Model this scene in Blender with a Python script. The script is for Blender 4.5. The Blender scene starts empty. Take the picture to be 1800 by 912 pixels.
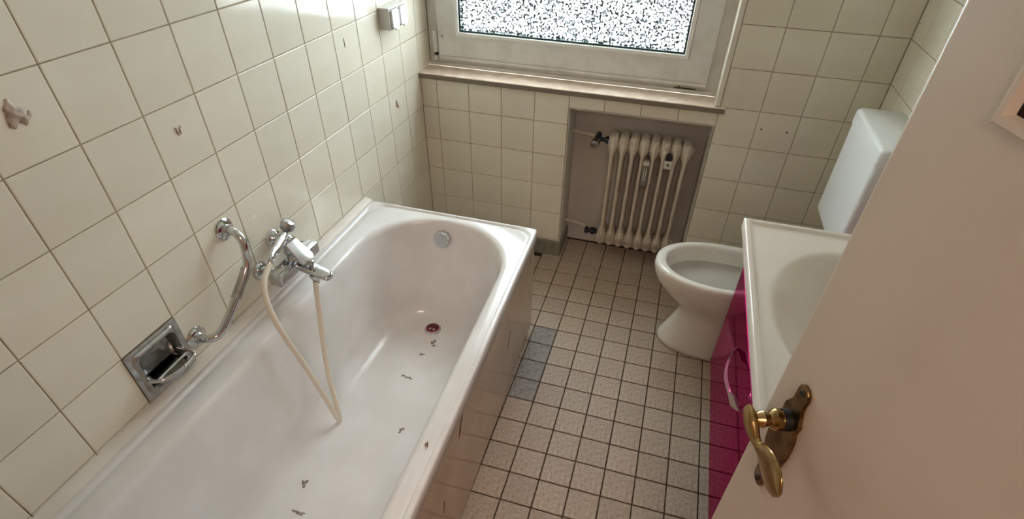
import bpy, bmesh, math, random
from mathutils import Vector, Matrix
random.seed(7)
S = bpy.context.scene
COL = S.collection
PI = math.pi

# ------------------------------------------------------------------ camera, world, lights, exposure
cam_d = bpy.data.cameras.new('camera')
cam = bpy.data.objects.new('camera', cam_d); COL.objects.link(cam)
Rr = ((0.96129566, 0.27466203, 0.02171237), (0.19041811, -0.60535425, -0.77284356), (-0.19912711, 0.74706559, -0.63422504))
Cc = (1.09446573, -2.23805559, 1.61057831)
cam.matrix_world = Matrix(((Rr[0][0], -Rr[1][0], -Rr[2][0], Cc[0]), (Rr[0][1], -Rr[1][1], -Rr[2][1], Cc[1]),
                           (Rr[0][2], -Rr[1][2], -Rr[2][2], Cc[2]), (0, 0, 0, 1)))
cam_d.sensor_width = 36; cam_d.lens = 937.825 * 36 / 1800
cam_d.shift_x = (900 - 917.29) / 1800; cam_d.shift_y = (509.09 - 456) / 1800
cam_d.clip_start = 0.01
S.camera = cam

w = bpy.data.worlds.new('overcast_sky'); S.world = w; w.use_nodes = True
w.node_tree.nodes['Background'].inputs[0].default_value = (0.86, 0.95, 1.0, 1)
w.node_tree.nodes['Background'].inputs[1].default_value = 9.0

pl = bpy.data.lights.new('window_daylight', 'AREA'); pl.shape = 'RECTANGLE'; pl.size = 1.3; pl.size_y = 1.35
pl.cycles.is_portal = True
plo = bpy.data.objects.new('window_daylight', pl); COL.objects.link(plo)
plo.location = (0.64, 0.34, 1.5); plo.rotation_euler = (-PI / 2, 0, 0)      # faces into the room (-y)

hl = bpy.data.lights.new('hall_fill_light', 'AREA'); hl.shape = 'RECTANGLE'; hl.size = 0.9; hl.size_y = 0.5  # added unseen lamp, fills the near side and the back wall
hl.energy = 7; hl.color = (1.0, 0.80, 0.67)
hlo = bpy.data.objects.new('hall_fill_light', hl); COL.objects.link(hlo)
hlo.location = (1.40, -3.25, 2.38)

S.view_settings.view_transform = 'Standard'; S.view_settings.look = 'None'
S.view_settings.gamma = 1.0; S.view_settings.use_curve_mapping = False
S.view_settings.exposure = 2.12
S.cycles.max_bounces = 16; S.cycles.diffuse_bounces = 8

# ------------------------------------------------------------------ materials
def lin(r, g, b):
    f = lambda c: (c / 255 / 12.92) if c / 255 <= 0.04045 else ((c / 255 + 0.055) / 1.055) ** 2.4
    return (f(r), f(g), f(b), 1.0)

def mat(name, rgb, rough=0.5, metal=0.0, rgb2=None, nscale=20.0, lo=0.4, hi=0.6, bump=0.0, bscale=200.0, rand=0.0, spec=0.5, rvar=0.0, detail=4.0, coat=0.0):
    m = bpy.data.materials.new(name); m.use_nodes = True
    nt = m.node_tree; n = nt.nodes; l = nt.links
    b = n['Principled BSDF']
    b.inputs['Base Color'].default_value = lin(*rgb)
    b.inputs['Roughness'].default_value = rough; b.inputs['Metallic'].default_value = metal
    b.inputs['Specular IOR Level'].default_value = spec
    if coat: b.inputs['Coat Weight'].default_value = coat; b.inputs['Coat Roughness'].default_value = 0.05
    tc = n.new('ShaderNodeTexCoord')
    src = None
    if rgb2:
        nz = n.new('ShaderNodeTexNoise'); nz.inputs['Scale'].default_value = nscale; nz.inputs['Detail'].default_value = detail
        l.new(tc.outputs['Object'], nz.inputs['Vector'])
        rp = n.new('ShaderNodeValToRGB'); rp.color_ramp.elements[0].position = lo; rp.color_ramp.elements[1].position = hi
        rp.color_ramp.elements[0].color = lin(*rgb); rp.color_ramp.elements[1].color = lin(*rgb2)
        l.new(nz.outputs['Fac'], rp.inputs['Fac']); src = rp.outputs['Color']
        if rvar:
            mr = n.new('ShaderNodeMapRange'); mr.inputs['To Min'].default_value = rough; mr.inputs['To Max'].default_value = rough + rvar
            l.new(nz.outputs['Fac'], mr.inputs['Value']); l.new(mr.outputs['Result'], b.inputs['Roughness'])
    if rand:
        oi = n.new('ShaderNodeObjectInfo'); mr = n.new('ShaderNodeMapRange')
        mr.inputs['To Min'].default_value = 1 - rand; mr.inputs['To Max'].default_value = 1 + rand
        l.new(oi.outputs['Random'], mr.inputs['Value'])
        hs = n.new('ShaderNodeHueSaturation')
        if src: l.new(src, hs.inputs['Color'])
        else: hs.inputs['Color'].default_value = lin(*rgb)
        l.new(mr.outputs['Result'], hs.inputs['Value']); src = hs.outputs['Color']
    if src: l.new(src, b.inputs['Base Color'])
    if bump:
        n2 = n.new('ShaderNodeTexNoise'); n2.inputs['Scale'].default_value = bscale; n2.inputs['Detail'].default_value = 3
        l.new(tc.outputs['Object'], n2.inputs['Vector'])
        bp = n.new('ShaderNodeBump'); bp.inputs['Strength'].default_value = bump; bp.inputs['Distance'].default_value = 0.002
        l.new(n2.outputs['Fac'], bp.inputs['Height']); l.new(bp.outputs['Normal'], b.inputs['Normal'])
    return m

M = {}
M['tile'] = mat('cream_glazed_tile', (229, 224, 209), 0.10, rgb2=(225, 219, 203), nscale=6, rand=0.03, spec=0.5, bump=0.03, bscale=18)
M['grout'] = mat('wall_grout', (176, 162, 138), 0.9, rgb2=(140, 126, 104), nscale=30, lo=0.35, hi=0.7)
M['plaster'] = mat('white_plaster', (226, 221, 210), 0.85, rgb2=(218, 212, 200), nscale=12)
M['ceiling'] = mat('ceiling_paint', (228, 224, 214), 0.9)
M['hall'] = mat('hall_paint', (180, 150, 126), 0.9)
M['nichegrey'] = mat('niche_grey_paint', (203, 198, 192), 0.7, rgb2=(192, 187, 181), nscale=9, lo=0.35, hi=0.7)
M['plinth'] = mat('grey_plinth', (132, 128, 116), 0.6, rgb2=(120, 115, 102), nscale=40)
M['floor'] = mat('stone_floor_tile', (180, 162, 144), 0.42, rgb2=(145, 128, 112), nscale=110, lo=0.36, hi=0.70, rand=0.06, bump=0.45, bscale=130, detail=6, rvar=0.2)
M['floorgrey'] = mat('grey_floor_tile', (142, 137, 131), 0.42, rgb2=(112, 107, 102), nscale=70, lo=0.38, hi=0.68, rand=0.04, bump=0.4, bscale=130, detail=6, rvar=0.2)
M['fgrout'] = mat('dark_floor_grout', (52, 40, 31), 0.95, rgb2=(72, 57, 44), nscale=25)
M['enamel'] = mat('white_enamel', (226, 224, 224), 0.16, rgb2=(220, 217, 215), nscale=7, spec=0.5)
M['apron'] = mat('glossy_beige_apron', (196, 178, 158), 0.10, rgb2=(188, 169, 148), nscale=5)
M['dark'] = mat('cavity_shade', (34, 28, 24), 0.9)  # near-black colour painted for the shade in gaps and under the tub
M['sealant'] = mat('white_sealant', (226, 219, 211), 0.4, rgb2=(220, 212, 202), nscale=12)
M['chrome'] = mat('chrome', (205, 207, 210), 0.09, 1.0)
M['dullchrome'] = mat('worn_chrome', (182, 181, 180), 0.26, 1.0, rgb2=(162, 160, 157), nscale=40)
M['hose'] = mat('cream_hose', (222, 212, 196), 0.35)
M['burgundy'] = mat('burgundy_rubber', (96, 18, 40), 0.3)
M['plugring'] = mat('pale_rubber_ring', (206, 170, 172), 0.35)
M['porcelain'] = mat('white_porcelain', (226, 224, 217), 0.12, rgb2=(221, 218, 209), nscale=8)
M['bowl'] = mat('shade_grey_porcelain', (182, 178, 170), 0.3, rgb2=(174, 170, 162), nscale=6)  # grey shading of the bowl interior put into the colour
M['plastic'] = mat('white_plastic', (232, 235, 236), 0.32)
M['switchplastic'] = mat('white_socket_plastic', (228, 230, 232), 0.3)
M['switchbody'] = mat('grey_white_socket_body', (205, 203, 200), 0.35)
M['pvc'] = mat('white_pvc_frame', (224, 223, 220), 0.35, rgb2=(208, 206, 200), nscale=14, lo=0.45, hi=0.75)
M['bead'] = mat('bright_white_bead', (238, 238, 236), 0.3)
M['gasket'] = mat('dark_green_gasket', (22, 52, 50), 0.5)
M['sill'] = mat('beige_marble', (232, 215, 200), 0.5, rgb2=(208, 184, 165), nscale=24, lo=0.35, hi=0.68, detail=8)
M['silledge'] = mat('grey_marble_edge', (126, 116, 104), 0.6)
M['radiator'] = mat('white_radiator_enamel', (214, 204, 190), 0.35, rgb2=(202, 190, 174), nscale=16)
M['valve'] = mat('dark_metal_valve', (48, 54, 62), 0.35, 0.7)
M['blackplastic'] = mat('dark_navy_plastic', (14, 18, 28), 0.4)
M['greyplastic'] = mat('clear_grey_plastic', (120, 118, 112), 0.25)
M['whitelabel'] = mat('pale_plastic', (214, 210, 198), 0.4)
M['magenta'] = mat('magenta_gloss', (160, 16, 84), 0.035, 0.8, spec=0.2)
M['magenta'].node_tree.nodes['Principled BSDF'].inputs['Specular Tint'].default_value = (0.70, 0.27, 0.44, 1)
M['magedge'] = mat('pale_pink_edge', (216, 170, 186), 0.3)
M['cabbody'] = mat('magenta_carcass', (128, 14, 74), 0.2)
M['basin'] = mat('white_washbasin_ceramic', (226, 216, 208), 0.14)
M['door'] = mat('cream_door_paint', (204, 190, 176), 0.38, rgb2=(200, 185, 170), nscale=5, bump=0.06, bscale=300)
M['brass'] = mat('antique_brass', (182, 152, 104), 0.22, 1.0, rgb2=(136, 106, 68), nscale=30, lo=0.4, hi=0.75)
M['darkbrass'] = mat('dark_brass', (140, 112, 76), 0.3, 1.0, rgb2=(100, 76, 48), nscale=30)
M['black'] = mat('black_rubber', (12, 11, 10), 0.5)
M['glue'] = mat('grey_brown_glue', (196, 180, 164), 0.5, rgb2=(150, 130, 118), nscale=70)
M['darkmark'] = mat('dark_brown_mark', (92, 62, 54), 0.7, rgb2=(140, 110, 96), nscale=160)
M['redmark'] = mat('red_brown_mark', (124, 78, 72), 0.6, rgb2=(168, 140, 126), nscale=150)
M['whitefleck'] = mat('white_fleck', (240, 238, 232), 0.5)
M['dirt'] = mat('dark_dirt', (112, 102, 92), 0.9, rgb2=(160, 150, 140), nscale=260, lo=0.42, hi=0.58)

# textured window glass: dark refraction specks painted into the transmission colour
def glass_mat():
    m = bpy.data.materials.new('hammered_glass'); m.use_nodes = True
    nt = m.node_tree; n = nt.nodes; l = nt.links
    n.clear()
    out = n.new('ShaderNodeOutputMaterial'); mix = n.new('ShaderNodeMixShader')
    tr = n.new('ShaderNodeBsdfTransparent'); gl = n.new('ShaderNodeBsdfGlossy'); gl.inputs['Roughness'].default_value = 0.15
    tc = n.new('ShaderNodeTexCoord')
    nz = n.new('ShaderNodeTexNoise'); nz.inputs['Scale'].default_value = 120; nz.inputs['Detail'].default_value = 1.5; nz.inputs['Roughness'].default_value = 0.6
    l.new(tc.outputs['Object'], nz.inputs['Vector'])
    rp = n.new('ShaderNodeValToRGB')
    e = rp.color_ramp.elements
    e[0].position = 0.32; e[0].color = (0.010, 0.011, 0.011, 1)
    e[1].position = 0.525; e[1].color = (0.95, 0.97, 0.96, 1)
    k = e.new(0.42); k.color = (0.0165, 0.0175, 0.0175, 1)
    k = e.new(0.47); k.color = (0.027, 0.028, 0.028, 1)
    l.new(nz.outputs['Fac'], rp.inputs['Fac'])
    l.new(rp.outputs['Color'], tr.inputs['Color'])
    bp = n.new('ShaderNodeBump'); bp.inputs['Strength'].default_value = 0.6; bp.inputs['Distance'].default_value = 0.003
    l.new(nz.outputs['Fac'], bp.inputs['Height']); l.new(bp.outputs['Normal'], gl.inputs['Normal'])
    mix.inputs[0].default_value = 0.05
    l.new(tr.outputs[0], mix.inputs[1]); l.new(gl.outputs[0], mix.inputs[2]); l.new(mix.outputs[0], out.inputs[0])
    return m
M['glass'] = glass_mat()
M['doorglass'] = mat('frosted_door_glass', (44, 34, 30), 0.5, spec=0.1)  # pane coloured dark to stand in for the shadowed glazing recess
M['satin'] = mat('satin_chrome', (226, 226, 230), 0.28, 1.0)

# ------------------------------------------------------------------ helpers
def link(name, me, m, parent=None, smooth=False, loc=None, rot=None):
    if m is not None and not me.materials: me.materials.append(M[m])
    o = bpy.data.objects.new(name, me); COL.objects.link(o)
    if parent is not None: o.parent = parent
    if loc: o.location = loc
    if rot: o.rotation_euler = rot
    if smooth:
        for p in me.polygons: p.use_smooth = True
    return o

def finish(name, bm, m, parent=None, smooth=False, auto=None, **k):
    bmesh.ops.recalc_face_normals(bm, faces=bm.faces)
    me = bpy.data.meshes.new(name); bm.to_mesh(me); bm.free()
    o = link(name, me, m, parent, smooth or auto is not None, **k)
    if auto is not None:
        try: me.set_sharp_from_angle(angle=math.radians(auto))
        except Exception: pass
    return o

def tag(o, label, cat, group=None, kind=None):
    o['label'] = label; o['category'] = cat
    if group: o['group'] = group
    if kind: o['kind'] = kind
    return o

def empty(name, loc=(0, 0, 0), rz=0.0):
    o = bpy.data.objects.new(name, None); COL.objects.link(o); o.empty_display_size = 0.05
    o.location = loc; o.rotation_euler = (0, 0, rz); return o

def abox(bm, x0, x1, y0, y1, z0, z1, bev=0.0, seg=2):
    g = bmesh.ops.create_cube(bm, size=1.0)
    vs = g['verts']
    for v in vs:
        v.co = Vector(((x0 + x1) / 2 + v.co.x * (x1 - x0), (y0 + y1) / 2 + v.co.y * (y1 - y0), (z0 + z1) / 2 + v.co.z * (z1 - z0)))
    if bev:
        es = list({e for v in vs for e in v.link_edges})
        bmesh.ops.bevel(bm, geom=es, offset=bev, segments=seg, profile=0.5, affect='EDGES')
    return vs

def weighted(o):
    md = o.modifiers.new('weighted_normals', 'WEIGHTED_NORMAL'); md.weight = 100; md.keep_sharp = True
    return o

def box(name, x0, x1, y0, y1, z0, z1, m, parent=None, bev=0.002, seg=2, **k):
    bm = bmesh.new(); abox(bm, x0, x1, y0, y1, z0, z1, bev, seg)
    return weighted(finish(name, bm, m, parent, auto=60, **k))

def rings(bm, rs, cap0=True, cap1=True, closed=True):
    vv = [[bm.verts.new(p) for p in r] for r in rs]
    n = len(rs[0])
    for a, b in zip(vv[:-1], vv[1:]):
        for i in range(n if closed else n - 1):
            j = (i + 1) % n
            bm.faces.new((a[i], a[j], b[j], b[i]))
    if cap0: bm.faces.new(vv[0][::-1])
    if cap1: bm.faces.new(vv[-1])
    return vv

def crom(pts, rad, sub=6):
    P = [Vector(p) for p in pts]; n = len(P)
    if isinstance(rad, (int, float)): rad = [rad] * n
    out = []; ro = []
    for i in range(n - 1):
        p0 = P[max(i - 1, 0)]; p1 = P[i]; p2 = P[i + 1]; p3 = P[min(i + 2, n - 1)]
        for k in range(sub):
            t = k / sub
            out.append(0.5 * ((2 * p1) + (-p0 + p2) * t + (2 * p0 - 5 * p1 + 4 * p2 - p3) * t * t + (-p0 + 3 * p1 - 3 * p2 + p3) * t ** 3))
            ro.append(rad[i] * (1 - t) + rad[i + 1] * t)
    out.append(P[-1]); ro.append(rad[-1])
    return out, ro

def tube(bm, pts, rad, n=12, smoothpath=True, sub=6, flat=(1, 1), ref=None):
    if smoothpath: pts, rad = crom(pts, rad, sub)
    else:
        pts = [Vector(p) for p in pts]
        if isinstance(rad, (int, float)): rad = [rad] * len(pts)
    rs = []; u = None
    for i, p in enumerate(pts):
        t = (pts[min(i + 1, len(pts) - 1)] - pts[max(i - 1, 0)]).normalized()
        if ref is not None: u = Vector(ref)
        elif u is None: u = Vector((0, 0, 1)) if abs(t.z) < 0.9 else Vector((1, 0, 0))
        u = (u - t * u.dot(t)).normalized(); v = t.cross(u)
        rs.append([p + (u * math.cos(2 * PI * k / n) * flat[0] + v * math.sin(2 * PI * k / n) * flat[1]) * rad[i] for k in range(n)])
    rings(bm, rs)

def lathe(bm, prof, origin, axis, n=24):
    # prof: (distance along axis, radius)
    a = Vector(axis).normalized(); o = Vector(origin)
    u = Vector((0, 0, 1)) if abs(a.z) < 0.9 else Vector((1, 0, 0))
    u = (u - a * u.dot(a)).normalized(); v = a.cross(u)
    rings(bm, [[o + a * d + (u * math.cos(2 * PI * k / n) + v * math.sin(2 * PI * k / n)) * max(r, 1e-4) for k in range(n)] for d, r in prof])

def lathe_o(name, prof, origin, axis, m, parent, n=24, auto=40):
    bm = bmesh.new(); lathe(bm, prof, origin, axis, n); return finish(name, bm, m, parent, auto=auto)

def tube_o(name, pts, rad, m, parent, n=12, smoothpath=True, sub=6, auto=50, **k):
    bm = bmesh.new(); tube(bm, pts, rad, n, smoothpath, sub, **k); return finish(name, bm, m, parent, auto=auto)

def rrect(x0, x1, y0, y1, r, nc=10, ns=6):
    r = min(r, (x1 - x0) / 2 - 1e-4, (y1 - y0) / 2 - 1e-4)
    pts = []
    cs = [(x1 - r, y1 - r, 0), (x0 + r, y1 - r, PI / 2), (x0 + r, y0 + r, PI), (x1 - r, y0 + r, 1.5 * PI)]
    for q in range(4):
        cx, cy, a0 = cs[q]
        arc = [(cx + r * math.cos(a0 + PI / 2 * k / nc), cy + r * math.sin(a0 + PI / 2 * k / nc)) for k in range(nc + 1)]
        pts += arc
        nx = cs[(q + 1) % 4]; e = (nx[0] + r * math.cos(nx[2]), nx[1] + r * math.sin(nx[2])); s = arc[-1]
        pts += [(s[0] + (e[0] - s[0]) * k / ns, s[1] + (e[1] - s[1]) * k / ns) for k in range(1, ns)]
    return pts

def prism(name, outline, d0, d1, fn, m, parent, bev=0.0, auto=35):
    # outline in 2D, fn(a, b, d) -> 3D
    bm = bmesh.new()
    rs = [[fn(a, b, d) for a, b in outline] for d in (d0, d1)]
    rings(bm, rs)
    if bev: bmesh.ops.bevel(bm, geom=list(bm.edges), offset=bev, segments=2, profile=0.5, affect='EDGES', clamp_overlap=True)
    return finish(name, bm, m, parent, auto=auto)

# ------------------------------------------------------------------ setting: room shell
PT = 0.152                 # wall tile pitch
Z4 = 0.691                 # height of a wall grout line
XR = 1.845                 # right wall
YF = -2.42                 # front wall (door wall)
ZC = 2.45
SOAP_Y0, SOAP_Y1, SOAP_Z0, SOAP_Z1 = -1.6736, -1.5216, Z4 - PT, Z4

def multi(name, boxes, m, label, cat='wall', parent=None):
    bm = bmesh.new()
    for b in boxes: abox(bm, *b)
    o = finish(name, bm, m, parent)
    if parent is None: tag(o, label, cat, kind='structure')
    return o

NX0, NX1, NZ = 0.686, 1.288, 0.767      # radiator niche
WX1, WZ0, WZ1 = 1.288, 0.82, 2.12       # window opening
wall_back = multi('wall_back', [(-0.12, NX0, 0.0022, 0.30, 0, WZ0), (NX0, NX1, 0.0022, 0.30, NZ, WZ0), (NX1, XR + 0.12, 0.0022, 0.30, 0, ZC),
                                (-0.12, NX1, 0.0022, 0.30, WZ1, ZC)], 'grout', 'cream tiled back wall with window and radiator niche')
tile_wall_left_boxes = [(-0.12, -0.0022, YF, SOAP_Y0, 0, ZC), (-0.12, -0.0022, SOAP_Y1, 0.30, 0, ZC),
                        (-0.12, -0.0022, SOAP_Y0, SOAP_Y1, 0, SOAP_Z0), (-0.12, -0.0022, SOAP_Y0, SOAP_Y1, SOAP_Z1, ZC), (-0.12, -0.06, SOAP_Y0, SOAP_Y1, SOAP_Z0, SOAP_Z1)]
wall_left = multi('wall_left', tile_wall_left_boxes, 'grout', 'cream tiled wall along the bathtub')
wall_right = multi('wall_right', [(XR + 0.0022, XR + 0.12, YF, 0.0022, 0, ZC)], 'grout', 'cream tiled wall behind the toilet cistern')
DX0, DX1, DZ = 0.76, 1.50, 2.02
wall_front = multi('wall_front', [(-0.12, DX0, YF - 0.12, YF, 0, ZC), (DX1, XR + 0.12, YF - 0.12, YF, 0, ZC), (DX0, DX1, YF - 0.12, YF, DZ, ZC)], 'hall', 'plastered wall with the doorway')
floor = multi('floor', [(-0.12, XR + 0.12, YF - 0.12, 0.30, -0.12, -0.0035)], 'fgrout', 'beige stone tiled floor with dark joints', 'floor')
ceiling = multi('ceiling', [(-0.12, XR + 0.12, YF - 0.12, 0.30, ZC, ZC + 0.1)], 'ceiling', 'white painted ceiling', 'ceiling')
multi('wall_hall', [(-0.5, 2.4, -3.9, -3.8, 0, ZC), (-0.6, -0.5, -3.9, YF - 0.12, 0, ZC), (2.4, 2.5, -3.9, YF - 0.12, 0, ZC), (-0.6, -0.12, YF - 0.12, YF - 0.02, 0, ZC), (XR + 0.12, 2.5, YF - 0.12, YF - 0.02, 0, ZC)],
      'hall', 'painted walls of the hallway outside the door')
multi('floor_hall', [(-0.6, 2.5, -3.9, YF - 0.12, -0.12, -0.004)], 'hall', 'plain hallway floor', 'floor')
multi('ceiling_hall', [(-0.6, 2.5, -3.9, YF - 0.12, ZC, ZC + 0.1)], 'ceiling', 'hallway ceiling', 'ceiling')
multi('wall_niche_back', [(NX0, NX1, 0.17, 0.30, 0, NZ)], 'nichegrey', 'grey painted back of the radiator recess')
multi('wall_niche_left', [(NX0, NX0 + 0.004, -0.001, 0.17, 0, NZ)], 'nichegrey', 'grey painted side of the recess by the valve')
multi('wall_niche_right', [(NX1 - 0.004, NX1, -0.001, 0.17, 0, NZ)], 'nichegrey', 'grey painted side of the recess by the toilet')
multi('wall_niche_top', [(NX0 + .004, NX1 - .004, -0.001, 0.17, NZ - 0.004, NZ)], 'nichegrey', 'grey painted top of the radiator recess')

tile_cache = {}
def tile_mesh(w, h, t, gap, bev, m, amp=0.0):
    key = (round(w, 4), round(h, 4), m)
    if key in tile_cache: return tile_cache[key]
    a, b = w / 2 - gap / 2, h / 2 - gap / 2
    bm = bmesh.new()
    rs = []
    for ins, y in ((0, 0.004), (0, bev * 0.6 - t * 0 + 0.0), (bev, 0.0)):
        rs.append([(sx * (a - ins), y, sz * (b - ins)) for sx, sz in ((-1, -1), (1, -1), (1, 1), (-1, 1))])
    rings(bm, rs)
    bmesh.ops.recalc_face_normals(bm, faces=bm.faces)
    me = bpy.data.meshes.new('tile_mesh'); bm.to_mesh(me); bm.free(); me.materials.append(M[m])
    tile_cache[key] = me
    return me

def tiles(parent, us, vs, place, rot, m='tile', gap=0.0026, bev=0.0016, skip=None, tilt=0.0012, alt=None, name='tile'):
    for i in range(len(us) - 1):
        for j in range(len(vs) - 1):
            u0, u1, v0, v1 = us[i], us[i + 1], vs[j], vs[j + 1]
            if u1 - u0 < 0.012 or v1 - v0 < 0.012: continue
            if skip and skip(u0, u1, v0, v1): continue
            mm = alt(i, j) if alt else m
            me = tile_mesh(u1 - u0, v1 - v0, 0.006, gap, bev, mm)
            o = bpy.data.objects.new(name, me); COL.objects.link(o); o.parent = parent
            o.location = place((u0 + u1) / 2, (v0 + v1) / 2)
            r = Matrix.Rotation(random.uniform(-tilt, tilt), 3, 'X') @ Matrix.Rotation(random.uniform(-tilt, tilt), 3, 'Z')
            o.rotation_euler = (rot.to_matrix() @ r).to_euler()
from mathutils import Euler
zs = [0.0] + [Z4 + k * PT for k in range(-4, 10)]
ztop = zs[-1]
# left wall: u = y
yl = sorted([0.12, 0.0] + [-(0.1536 + PT * i) for i in range(15)] + [YF])
tiles(wall_left, yl, zs, lambda u, v: (0, u, v), Euler((0, 0, PI / 2)),
      skip=lambda u0, u1, v0, v1: (u0 < -1.6 < u1 and v0 < 0.6 < v1) or (u0 > -0.001 and v1 < 0.80))
# back wall: u = x
xb = [0.0] + [0.0754 + PT * i for i in range(12)] + [XR]
zb = sorted(set(zs + [NZ, 0.8235]))
def skipb(u0, u1, v0, v1):
    c = (u0 + u1) / 2; d = (v0 + v1) / 2
    if 0.683 < c < 1.291: return d < NZ or d > 0.8234 and d < 2.1
    return c < 0.683 and d > 0.8234 and d < 2.1
def col_z(c):
    return sorted(zs + [NZ, 0.8235]) if 0.683 < c < 1.291 else (sorted(zs[:7] + [0.8235] + zs[7:]) if c < 0.683 else zs)
for i in range(len(xb) - 1):
    tiles(wall_back, xb[i:i + 2], [z for z in col_z((xb[i] + xb[i + 1]) / 2) if not ((xb[i] + xb[i + 1]) / 2 > 0.683 and (xb[i] + xb[i + 1]) / 2 < 1.291 and abs(z - Z4) < .001)],
          lambda u, v: (u, 0, v), Euler((0, 0, 0)), skip=skipb)
# right wall: u = y
yr = sorted([0.0] + [-(0.11 + PT * i) for i in range(15)] + [YF])
tiles(wall_right, yr, zs, lambda u, v: (XR, u, v), Euler((0, 0, -PI / 2)))
# floor tiles
Q = 0.1026
xf = [0.8136 + Q * i for i in range(-4, 10)] + [XR]
yf = sorted([-0.7664 - Q * j for j in range(-9, 16)] + [YF])
def skipf(u0, u1, v0, v1):
    c, d = (u0 + u1) / 2, (v0 + v1) / 2
    if d > 0.0 and not (NX0 - 0.03 < c < NX1): return True
    return v1 > 0.18 or (c < 0.6 and d < -0.6)
jj = {round(y, 3): k for k, y in enumerate(yf)}
def altf(i, j):
    y = (yf[j] + yf[j + 1]) / 2
    return 'floorgrey' if i == 3 and -0.9716 - 0.01 < y < -0.561 else 'floor'
tiles(floor, xf, yf, lambda u, v: (u, v, 0), Euler((-PI / 2, 0, 0)), m='floor', gap=0.0044, bev=0.0015, skip=skipf, tilt=0.003, alt=altf)

# plinth under the tiled wall left of the niche, and into the niche side
bb = box('baseboard_back', 0.0, NX0 + 0.012, -0.024, -0.001, 0.0, 0.078, 'plinth', None, 0.002)
tag(bb, 'grey plinth strip at the foot of the tiled wall beside the niche', 'baseboard', kind='structure')
bb = box('baseboard_niche', NX0 + 0.004, NX0 + 0.014, 0.0, 0.168, 0.0, 0.078, 'plinth', None, 0.002)
tag(bb, 'grey plinth strip along the niche side', 'baseboard', kind='structure')

# ------------------------------------------------------------------ window
win = empty('window_1', (0, 0, 0)); tag(win, 'white framed window with hammered glass', 'window', kind='structure')
FY = 0.118                 # outer frame face
FX0, FX1 = 0.002, 1.279
def frame_ring(name, x0, x1, z0, z1, wd, y0, y1, m, bev=0.004):
    bm = bmesh.new()
    def P(ins, y): return [(x0 + ins, y, z0 + ins), (x1 - ins, y, z0 + ins), (x1 - ins, y, z1 - ins), (x0 + ins, y, z1 - ins)]
    rs = [P(0, y1), P(0, y0 + bev), P(bev, y0), P(wd - bev, y0), P(wd, y0 + bev), P(wd, y1)]
    rings(bm, rs + [rs[0]], cap0=False, cap1=False)
    bmesh.ops.remove_doubles(bm, verts=bm.verts, dist=1e-6)
    return finish(name, bm, m, win, auto=20)
frame_ring('window_frame', FX0, FX1, 0.850, 2.11, 0.075, FY, 0.20, 'pvc')
frame_ring('sash', 0.052, 1.228, 0.892, 2.06, 0.094, 0.098, 0.175, 'pvc')
frame_ring('glazing_bead', 0.140, 1.134, 0.982, 1.97, 0.017, 0.093, 0.15, 'bead', 0.003)
frame_ring('gasket', 0.155, 1.119, 0.997, 1.955, 0.0095, 0.101, 0.14, 'gasket', 0.001)
box('pane', 0.158, 1.116, 0.112, 0.118, 1.0, 1.952, 'glass', win, 0)
box('lower_frame_rail', FX0, FX1, 0.106, FY + 0.02, 0.846, 0.862, 'pvc', win, 0.003)
box('drip_rail', 0.055, 1.225, 0.094, 0.12, 0.880, 0.893, 'pvc', win, 0.003)
hg = box('hinge_cover', 0.030, 0.050, 0.092, FY + .01, 0.905, 0.995, 'pvc', win, 0.004)
box('hinge_cap', 0.032, 0.050, 0.090, FY + .01, 0.872, 0.893, 'pvc', win, 0.003)
box('hinge_gap', 0.034, 0.050, 0.099, FY + .01, 0.894, 0.904, 'dark', win, 0.001)
lathe_o('hinge_screw', [(0, 0.006), (0.004, 0.006), (0.005, 0.003)], (0.075, 0.0985, 0.975), (0, -1, 0), 'dullchrome', win, 12)
box('weep_slot', 1.10, 1.19, 0.103, 0.107, 0.866, 0.869, 'dark', win, 0)
lathe_o('screw', [(0, 0.004), (0.003, 0.004)], (1.12, 0.1065, 0.872), (0, -1, 0), 'darkmark', win, 10)
rv = box('trim_1', 1.270, 1.2905, -0.004, 0.20, 0.846, WZ1, 'plaster', None, 0.004); tag(rv, 'white plastered reveal edge beside the window', 'trim', kind='structure')
sill = empty('window_sill', (0.65, 0.05, 0.82)); tag(sill, 'beige marble sill slab under the window', 'window sill')
box('slab', -0.65, 0.660, -0.066, 0.062, 0.0075, 0.025, 'sill', sill, 0.002)
box('slab_front', -0.65, 0.662, -0.0685, -0.064, 0.003, 0.0225, 'silledge', sill, 0.001)

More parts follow.
